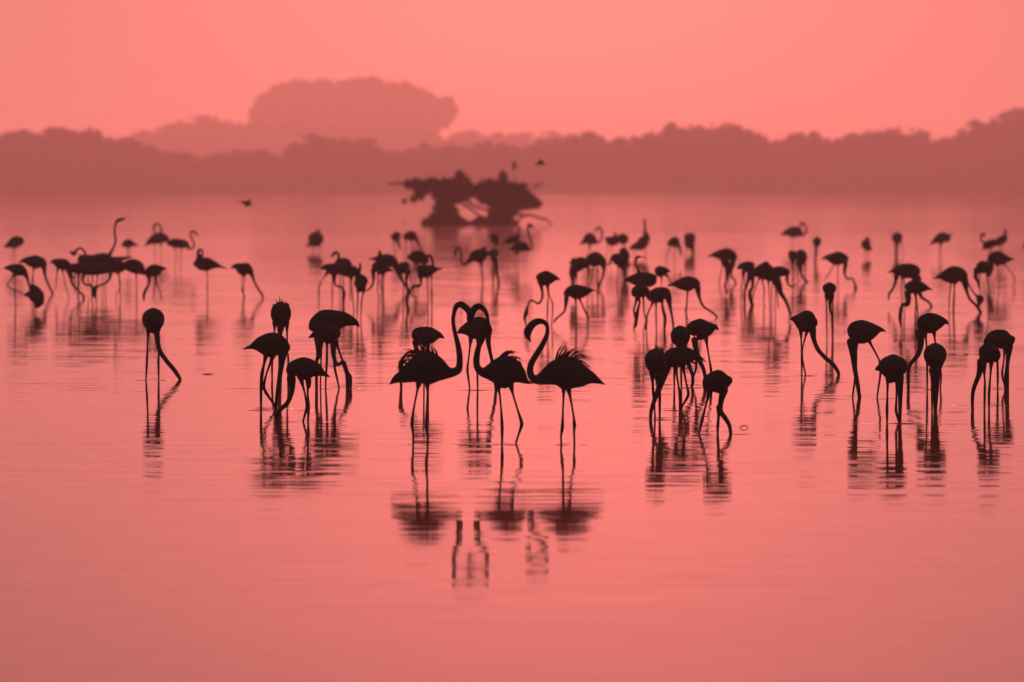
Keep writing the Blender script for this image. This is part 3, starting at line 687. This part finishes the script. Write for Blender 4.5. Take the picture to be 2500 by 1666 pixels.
B('small dark flamingo in front of the steep backed one, facing left', 'G',
  [(1795,765,36),(1722,745,82),(1650,742,86),(1602,742,50)], [(1588,770,36),(1580,880,30),(1608,935,20),(1625,1035,8)],
  [[(1635,825),(1632,960,1.2),(1630,1150)],[(1730,825),(1765,1050,1.3),(1758,1200),(1760,1300)]])
B('large flamingo at right with a hooded back, one thin neck going down left', 'G',
  [(370,822,4),(450,792,30),(540,782,76),(640,792,104),(738,802,92),(785,842,58)], [(500,840,44),(486,930,22),(442,1050,17),(396,1110,17),(392,1190,10)],
  [[(570,880),(562,1100,1.3),(570,1300)],[(600,880),(610,1100,1.2),(605,1300)]], None, .75, extras=[[(770,900,70),(800,1050,40),(830,1140,25),(875,1182,20),(940,1222,18),(985,1300,17),(1002,1390,14)]])
B('flamingo below the hooded one, pointed tail right and neck zigzagging down', 'G',
  [(1000,1060,4),(940,1037,22),(860,1022,66),(762,1012,98),(675,1022,80),(638,1042,48)], [(650,1090,44),(660,1190,38),(640,1258,30),(582,1250,20),(556,1340,27),(546,1440,25),(560,1570,12)],
  [[(752,1110),(760,1250),(752,1370,1.4),(750,1580)],[(762,1110),(790,1350,1.4),(780,1500)]])
B('broad flamingo at right on a single thick leg, long neck slanting down right', 'G',
  [(1002,902,6),(1080,872,32),(1170,862,88),(1278,848,122),(1375,862,104),(1432,915,54)], [(1430,940,50),(1460,1080,23),(1500,1180,20),(1580,1260,20),(1640,1350,24),(1662,1450,15)],
  [[(1287,975,2.6),(1282,1150,1.8),(1275,1300,1.8),(1272,1400,1.6)],[(1245,960),(1222,1150,1.2),(1218,1370)]], 1368, extras=[[(1440,900,30),(1485,975,12),(1530,1060,12),(1585,1130,16),(1632,1165,50),(1638,1195,54),(1625,1260,20),(1620,1300,12)]])
B('flamingo cut by the upper left edge of the frame', 'A', [(-190,560,16),(-120,540,55),(-60,535,62),(-20,530,34)], (), [[(-90,590),(-88,700),(-88,800)]])
B('flamingo cut by the left edge beside the bent legged one', 'A', [(-220,800,16),(-140,790,60),(-60,800,70),(-22,820,36)], (), [[(-90,860),(-88,1000),(-88,1100)],[(-60,860),(-58,1100)]])
B('flamingo cut by the right edge of the frame', 'G', [(2225,470,12),(2280,450,48),(2350,430,70),(2410,440,50)], (), [[(2330,500),(2330,640)],[(2360,500),(2360,640)]])

# ---- birds in flight
def flyer(label, D, pts, wings, name='flying_bird'):
    flamingo(label, 'P', pts, (), (), None, .8, wings, D, 0.0, 'birds flying low over the lake', 'bird', name, .012 if D < 200 else .03, True)
flyer('dark bird flying low over the left water, long neck stretched left', 170,
      [(581,493,1.2),(590,493.5,2.0),(597,495,4.2),(604,497,6.2),(610,499,4.0),(615,501,1.4)], [[(603,497,3.4),(609,491,2.4),(614,486,1.0)],[(602,498,3.6),(600,504,2.4),(603,508,1.0)]])
flyer('small black bird flying above the mangrove at right', 190,
      [(1308,402,1.0),(1314,400,3.0),(1319,398,5.6),(1325,399,3.4),(1331,403,1.0)], [[(1318,398,3),(1312,401,2.2),(1306,404,.8)],[(1321,397,3),(1327,400,2.4),(1333,404,.8)],[(1319,396,4),(1321,391,2)]])
flyer('faint bird with raised wings above the mangrove', 520,
      [(1251,416,1.6),(1255,410,4.4),(1257,403,4.6),(1259,397,2.2)], [[(1255,408,3),(1252,399,2),(1256,393,.8)]])
flyer('faint bird gliding at the right of the mangrove', 560,
      [(1302,452,1.4),(1310,451.5,2.8),(1318,451,2.8),(1326,450,1.0)], [[(1310,451,2),(1303,454,1)],[(1316,451,2),(1324,448,1)]])
flyer('faint bird gliding at the left of the mangrove', 560,
      [(946,450,1.2),(956,449.5,2.4),(966,449,2.4),(980,447,1.0)], [[(958,449,2),(950,452,.8)],[(964,449,2),(974,445,.8)]])
flyer('faint small bird low to the left of the mangrove', 560,
      [(981,489,1.6),(987,489.5,3.4),(993,490,2.8),(996,491,1.2)], [[(987,489,2),(984,485,.8)]])

# ------------------------------------------------------------------ foliage
def leaves(blobs, n, size, flat=.8, seed=1):
    """leaf clumps scattered through several ellipsoids: (x, y, z, rx, ry, rz)"""
    rnd = random.Random(seed)
    V, Fc = [], []
    vol = [(b[3] * b[4] * b[5]) ** .72 for b in blobs]; tv = sum(vol)
    for b_, vv in zip(blobs, vol):
        for _ in range(max(6, int(n * (vv / tv) ** 1.0))):
            while True:
                p = Vector((rnd.uniform(-1, 1), rnd.uniform(-1, 1), rnd.uniform(-1, 1)))
                if p.length < 1: break
            rr = p.length
            if rnd.random() < .10: p = p / max(rr, .1) * rnd.uniform(.98, 1.32)
            elif rr < .55: p = p * (.55 / max(rr, .1)) * rnd.uniform(.7, 1.4)
            c = Vector((b_[0] + p.x * b_[3], b_[1] + p.y * b_[4], b_[2] + p.z * b_[5]))
            s = size * rnd.uniform(.5, 1.3)
            a = Vector((rnd.gauss(0, 1), rnd.gauss(0, 1), rnd.gauss(0, flat))).normalized() * s
            q = Vector((rnd.gauss(0, 1), rnd.gauss(0, 1), rnd.gauss(0, 1))); q = (q - a * (q.dot(a) / a.dot(a))).normalized() * s * .8
            k = len(V)
            V += [tuple(c - a), tuple(c + q * .6 - a * .2), tuple(c + a), tuple(c - q * .7 + a * .1)]
            Fc.append((k, k + 1, k + 2, k + 3))
    return V, Fc
def branch_tube(V, Fc, pts):
    """pts (x, y, z, r) - simple six sided limb"""
    b0 = len(V); n = len(pts)
    for i, (x, y, z, r) in enumerate(pts):
        a = Vector(pts[max(i - 1, 0)][:3]); c = Vector(pts[min(i + 1, n - 1)][:3]); d = (c - a).normalized()
        u = d.cross(Vector((0, 1, .1))).normalized(); w = d.cross(u)
        for k in range(6):
            an = k * math.pi / 3
            p = Vector((x, y, z)) + (u * math.cos(an) + w * math.sin(an)) * r
            V.append(tuple(p))
    for i in range(n - 1):
        for k in range(6):
            a = b0 + i * 6 + k; c = b0 + i * 6 + (k + 1) % 6
            Fc.append((a, c, c + 6, a + 6))
# crown variants, unit height 1 and half-width ~.5
def crown_mesh(seed, wide=.5):
    rnd = random.Random(seed)
    bl = [(0, 0, .58, wide * .8, wide * .8, .34)]
    for i in range(9):
        a = rnd.uniform(0, 6.28); r = wide * rnd.uniform(.35, .8)
        bl.append((math.cos(a) * r, math.sin(a) * r, rnd.uniform(.3, .82), wide * rnd.uniform(.22, .42), wide * rnd.uniform(.22, .42), rnd.uniform(.1, .18)))
    for i in range(4):
        bl.append((rnd.uniform(-.2, .2), rnd.uniform(-.2, .2), rnd.uniform(.82, .93), .11, .11, .08))
    V, Fc = leaves(bl, 1700, .06, .8, seed)
    return mesh('crown', V, Fc, False)
CROWNS = [crown_mesh(i, .5 + .06 * (i % 3)) for i in range(7)]
def trunk_mesh(seed):
    rnd = random.Random(seed); V, Fc = [], []
    branch_tube(V, Fc, [(0, 0, -.02, .035), (.01, 0, .15, .027), (rnd.uniform(-.03, .03), 0, .32, .02), (rnd.uniform(-.05, .05), 0, .6, .01)])
    for k in range(5):
        a = rnd.uniform(0, 6.28); z = rnd.uniform(.18, .45); l = rnd.uniform(.2, .36)
        branch_tube(V, Fc, [(0, 0, z, .013), (math.cos(a) * l * .5, math.sin(a) * l * .5, z + .12, .009), (math.cos(a) * l, math.sin(a) * l, z + .26, .004)])
    return mesh('trunk', V, Fc)
TRUNKS = [trunk_mesh(i) for i in range(3)]
def tree(px, top, Y, wscale, label, group, idx):
    b_ = place(px, HOR, Y); b_.z = .6
    hh = place(px, top, Y).z - .6
    e = bpy.data.objects.new('tree', None); COL.objects.link(e); e.location = b_
    e.rotation_euler = (0, 0, random.uniform(0, 6.28))
    e['label'] = label; e['category'] = 'tree'
    if group: e['group'] = group
    t_ = link('trunk', TRUNKS[idx % 3], e, M_BARK); c_ = link('crown', CROWNS[idx % 7], e, M_LEAF)
    t_.scale = (hh, hh, hh); w_ = hh * wscale
    c_.scale = (w_, w_, hh * random.uniform(.98, 1.02))
    return e
def outline(pts, x):
    for (x0, y0), (x1, y1) in zip(pts, pts[1:]):
        if x0 <= x <= x1: return y0 + (y1 - y0) * (x - x0) / (x1 - x0)
    return pts[0][1] if x < pts[0][0] else pts[-1][1]
L1 = [(x / 1.882, 150 + y / 1.882) for x, y in ((-100,325),(0,330),(60,310),(200,318),(300,315),(385,292),(430,315),(480,345),(600,345),(700,385),(800,420),(950,410),(1100,392),(1200,392),(1280,455),(1320,440),(1400,365),(1530,335),(1650,345),(1720,380),(1800,420),(1880,400),(2000,372),(2150,370),(2353,380))]
R1 = [(1250 + x / 1.882, 200 + y / 1.882) for x, y in ((0,285),(100,265),(200,250),(300,250),(370,222),(430,258),(550,246),(620,238),(700,205),(750,188),(850,180),(960,190),(1050,200),(1110,222),(1170,258),(1240,238),(1300,225),(1400,240),(1500,235),(1600,220),(1700,210),(1800,220),(1900,235),(1960,250),(2050,230),(2120,205),(2200,185),(2300,155),(2353,135),(2480,125))]
MID = [(x / 1.882, 150 + y / 1.882) for x, y in ((600,345),(640,322),(700,300),(800,265),(950,248),(1050,268),(1160,262),(1300,262),(1900,300),(2100,335),(2160,312),(2230,325),(2353,310),(2500,322),(2700,330))]
idx = 0
x = -110.0
while x < 1290:
    tree(x, outline(L1, x) + random.uniform(-6, 14), SHORE + random.uniform(30, 90), random.uniform(.85, 1.15), 'hazy dark tree in the left bank canopy', 'trees of the left bank', idx)
    x += random.uniform(26, 58); idx += 1
x = 1240.0
while x < 2620:
    tree(x, outline(R1, x) + random.uniform(-6, 14), SHORE + random.uniform(30, 90), random.uniform(.8, 1.05), 'hazy dark tree in the right bank canopy', 'trees of the right bank', idx)
    x += random.uniform(24, 54); idx += 1
x = 300.0
while x < 1420:
    tree(x, outline(MID, x) + random.uniform(-3, 6), SHORE * 1.75 + random.uniform(0, 120), random.uniform(.9, 1.2), 'paler tree in the second, hazier row behind the left bank', 'paler trees behind the left bank', idx)
    x += random.uniform(50, 75); idx += 1
# second file of trees so that the front canopy closes
for k in range(46):
    x = -100 + k * 60 + random.uniform(-10, 10)
    tp = outline(L1, x) if x < 1270 else outline(R1, x)
    left = x < 1270
    tree(x, tp + random.uniform(12, 45), SHORE + random.uniform(4, 24), random.uniform(1.0, 1.5),
         'low bushy tree at the foot of the left bank canopy' if left else 'low bushy tree at the foot of the right bank canopy',
         'low trees along the left shore' if left else 'low trees along the right shore', idx); idx += 1
# shoreline scrub that nobody could count
def scrub():
    rnd = random.Random(5); bl = []
    for k in range(640):
        px = -160 + k * 4.4; Y = SHORE + rnd.uniform(8, 60)
        p = place(px, HOR, Y)
        h = rnd.uniform(6.0, 11.5)
        bl.append((p.x, Y, h * .4, rnd.uniform(2, 3.5), 2.5, h * .62))
    V, Fc = leaves(bl, 52000, .95, .8, 9)
    o = link('shore_scrub', mesh('shore_scrub', V, Fc, False), None, M_LEAF); o['kind'] = 'stuff'
    o['label'] = 'dense dark scrub along the far shoreline'
scrub()
# the great domed tree
def dome_tree():
    Y = SHORE * 1.95
    mpx = Y / F
    c0 = place(850, HOR, Y)
    e = bpy.data.objects.new('domed_tree', None); COL.objects.link(e); e.location = (c0.x, Y, .6)
    e['label'] = 'huge pale domed tree rising above the left bank canopy'; e['category'] = 'tree'
    P = lambda cx, cy: ((cx / 1.882 - 850) * mpx, (455 - (150 + cy / 1.882)) * mpx + H - .6)
    bl = []
    for cx, cy, r in ((1240,215,62),(1290,160,52),(1225,170,30),(1380,150,58),(1480,142,58),(1600,140,56),(1700,142,56),(1800,148,56),(1900,168,56),(1980,205,55),(2045,205,42),(2068,240,30),(2040,275,34),(1200,250,50),
                      (1320,250,90),(1450,240,95),(1600,240,98),(1750,245,98),(1880,265,90),(1980,285,60),(1350,330,90),(1500,340,100),(1700,340,110),(1860,340,90),(2060,175,18),(1560,105,20),(1360,108,22),(1860,108,20)):
        X, Z = P(cx, cy); rr = r / 1.882 * mpx
        bl.append((X + random.uniform(-1, 1), random.uniform(-4, 4), Z + random.uniform(-1.2, .6), rr * random.uniform(.8, 1.15), rr * 1.4, rr * random.uniform(.75, 1.1)))
    for k in range(46):                                    # small tufts along the rim
        a = math.pi * random.uniform(.02, .98)
        X, Z = P(1640 + math.cos(a) * 425 * random.uniform(.93, 1.02), 300 - math.sin(a) * 205 * random.uniform(.93, 1.02))
        rr = random.uniform(8, 26) / 1.882 * mpx
        bl.append((X, random.uniform(-4, 4), Z, rr * 1.3, rr, rr))
    V, Fc = leaves(bl, 38000, 2.3, .8, 21)
    link('crown', mesh('crown', V, Fc, False), e, M_LEAF)
    V, Fc = [], []
    branch_tube(V, Fc, [(0, 0, -1, 3.4), (.6, 0, 10, 2.6), (0, 0, 23, 1.8), (-1, 0, 39, .9)])
    for k in range(9):
        a = random.uniform(0, 6.28); L = random.uniform(14, 28)
        branch_tube(V, Fc, [(0, 0, 9, 1.0), (math.cos(a) * L * .5, math.sin(a) * L * .3, 20, .7), (math.cos(a) * L, math.sin(a) * L * .5, 32, .3)])
    link('trunk', mesh('trunk', V, Fc), e, M_BARK)
dome_tree()

# ------------------------------------------------------------------ mangrove standing in the lake
def mangrove():
    Y = dist_of_row(549)
    mpx = Y / F / 4.706
    c0 = place(1130, 549, Y)
    e = bpy.data.objects.new('mangrove_tree', None); COL.objects.link(e); e.location = (c0.x, Y, 0)
    e['label'] = 'dark ragged mangrove standing in the water with arching roots'; e['category'] = 'tree'
    X0 = (1130 - 900) * 4.706
    P = lambda cx, cy: ((cx - X0) * mpx, (795 - cy) * mpx)
    bl = []
    for cx, cy, r in ((450,330,45),(560,345,75),(590,430,60),(700,350,85),(520,500,35),(820,380,95),(930,400,110),(1060,400,120),(1050,300,80),(1045,215,40),(740,290,30),(880,290,30),(1130,350,60),
                      (880,520,110),(860,620,110),(830,700,110),(790,760,100),(700,775,75),(650,785,45),(940,740,100),(1010,470,80),(1000,775,60),(1080,780,45),(1160,778,40),(1240,775,45),(1310,760,60),(900,790,80),(980,640,50),(1040,740,45),
                      (1240,400,70),(1330,400,90),(1330,480,80),(1420,440,110),(1400,330,55),(1540,350,80),(1548,240,38),(1545,205,22),(1560,470,130),(1700,430,110),(1720,520,120),(1830,520,90),(1900,545,55),(1955,555,30),(1770,360,40),
                      (1480,600,100),(1480,700,100),(1540,740,110),(1600,660,70),(1430,770,70),(1660,770,50),(410,520,18)):
        X, Z = P(cx, cy); rr = r * mpx
        bl.append((X, random.uniform(-.5, .5), max(Z, rr * .35), rr, rr * 1.3, rr * (.95 if Z > rr else .6)))
    V, Fc = leaves(bl, 14000, .22, .8, 33)
    link('crown', mesh('crown', V, Fc, False), e, M_LEAF)
    V, Fc = [], []
    for pts in (((790,795),(830,700),(880,560),(930,450)), ((700,800),(760,730),(850,640)), ((980,800),(900,720),(880,600)), ((1520,800),(1500,650),(1520,520),(1600,450)), ((1640,800),(1560,700),(1500,600)), ((1420,800),(1460,720),(1500,640)),
                ((1080,560),(1180,620),(1290,700),(1420,760)), ((880,640),(980,740),(1120,770),(1250,740),(1400,700)), ((1120,520),(1260,600),(1420,640),(1500,620)), ((930,450),(1040,360),(1045,220)), ((930,450),(700,370),(470,330),(230,325)),
                ((1520,520),(1545,360),(1548,200)), ((1600,450),(1750,480),(1950,555)), ((1600,640),(1750,680),(1880,690),(1960,715),(2060,745),(2105,795)), ((1700,790),(1740,720),(1800,690)), ((1190,780),(1240,720),(1330,700))):
        w = []
        n = len(pts)
        for i, (cx, cy) in enumerate(pts):
            X, Z = P(cx, cy); w.append((X, .1 * math.sin(cx), Z - (.1 if cy >= 790 else 0), .11 * (1 - .62 * i / n)))
        branch_tube(V, Fc, catmull(w, 4))
    rt = random.Random(12)
    for cx, cy, r_ in ((450,330,45),(590,345,85),(740,300,70),(930,330,110),(1050,230,60),(1130,340,70),(1330,330,80),(1400,300,55),(1548,220,40),(1700,350,90),(1830,430,90),(1930,540,60),(560,470,60),(660,760,60),(1780,600,80),(1250,520,90)):
        for k in range(5):
            a = rt.uniform(0, 6.28); L = r_ * rt.uniform(1.1, 1.75)
            x0, z0 = P(cx, cy); x1, z1 = P(cx + math.cos(a) * L, cy - abs(math.sin(a)) * L * .9)
            y1 = rt.uniform(-.5, .5)
            branch_tube(V, Fc, [(x0, 0, z0, .03), ((x0 + x1) / 2, y1 * .6, (z0 + z1) / 2 + .05, .02), (x1, y1, z1, .008)])
    link('trunk', mesh('trunk', V, Fc), e, M_BARK)
mangrove()

# ------------------------------------------------------------------ small ripple rings spreading where legs and bills enter the water
def rings():
    V, Fc = [], []
    rnd = random.Random(4)
    spots = [('I',415,1430,.30),('I',1200,1432,.26),('I',1330,1430,.45),('I',1840,1432,.40),('I',920,902,1.0),('I',960,1425,.62),('H',270,850,.5),('H',1330,1110,.55),('H',1400,1120,.9),('H',1665,1226,.55),
             ('H',1960,926,.65),('J',360,1188,.75),('J',620,1100,.7),('J',700,880,.9),('J',1050,1325,.7),('J',1825,770,.6),('K',710,1012,1.15),('K',1045,1237,.72),('K',1420,1133,.8),('K',1880,1075,.8),('K',2060,930,.55),('K',1360,935,.45),
             ('J',430,1186,.2),('B',590,1130,1.1),('B',1345,1170,.6),('G',1330,1360,1.4),('E',2160,1492,.6)]
    for rg, cx, cy, R in spots:
        ox, oy, s = REG[rg]
        D = dist_of_row(oy + cy / s); p = place(ox + cx / s, oy + cy / s, D)
        for R2, hgt in ((R * .62, .0075),):
            b0 = len(V); n = 64; w = .020
            for k in range(n):
                a = 2 * math.pi * k / n; rr = R2 * (1 + .03 * math.sin(3 * a + cx))
                hk = hgt * math.sin(a) ** 2 * (1.0 if math.sin(a) < 0 else .5) * (.55 + .45 * math.sin(5 * a + cx)) - .001
                for dr, z in ((-w, -.003), (0, hk), (w, -.003)):
                    V.append((p.x + math.cos(a) * (rr + dr), D + math.sin(a) * (rr + dr) * .8, z))
            for k in range(n):
                for q in range(2):
                    a = b0 + k * 3 + q; c = b0 + ((k + 1) % n) * 3 + q
                    Fc.append((a, a + 1, c + 1, c))
    o = link('ripple_rings', mesh('ripple_rings', V, Fc, False), None, M_RING); o['kind'] = 'stuff'
    o['label'] = 'fine ripple rings on the water round the wading legs'
rings()
def twig(label, rg, pts):
    ox, oy, s = REG[rg]; yb = max(p[1] for p in pts)
    D = dist_of_row(oy + yb / s); c = place(ox + pts[0][0] / s, oy + yb / s, D)
    w = []
    for i, (x, y) in enumerate(pts):
        q = place(ox + x / s, oy + y / s, D); w.append((q.x - c.x, q.z + .002, .006 if 0 < i < len(pts) - 1 else .003))
    V, Fc = [], []
    loft(V, Fc, w, 1.0, 7)
    o = link('floating_twig', mesh('floating_twig', V, Fc), None, M_BARK, (c.x, D, 0))
    o['label'] = label; o['category'] = 'twig'
twig('small arched twig afloat right of the lowest right-centre flamingo', 'J', [(1198,1275),(1215,1262),(1240,1256),(1265,1262),(1280,1274)])
twig('thin straight twig afloat between the left lone flamingo and the left group', 'H', [(722,800),(770,797),(825,799)])
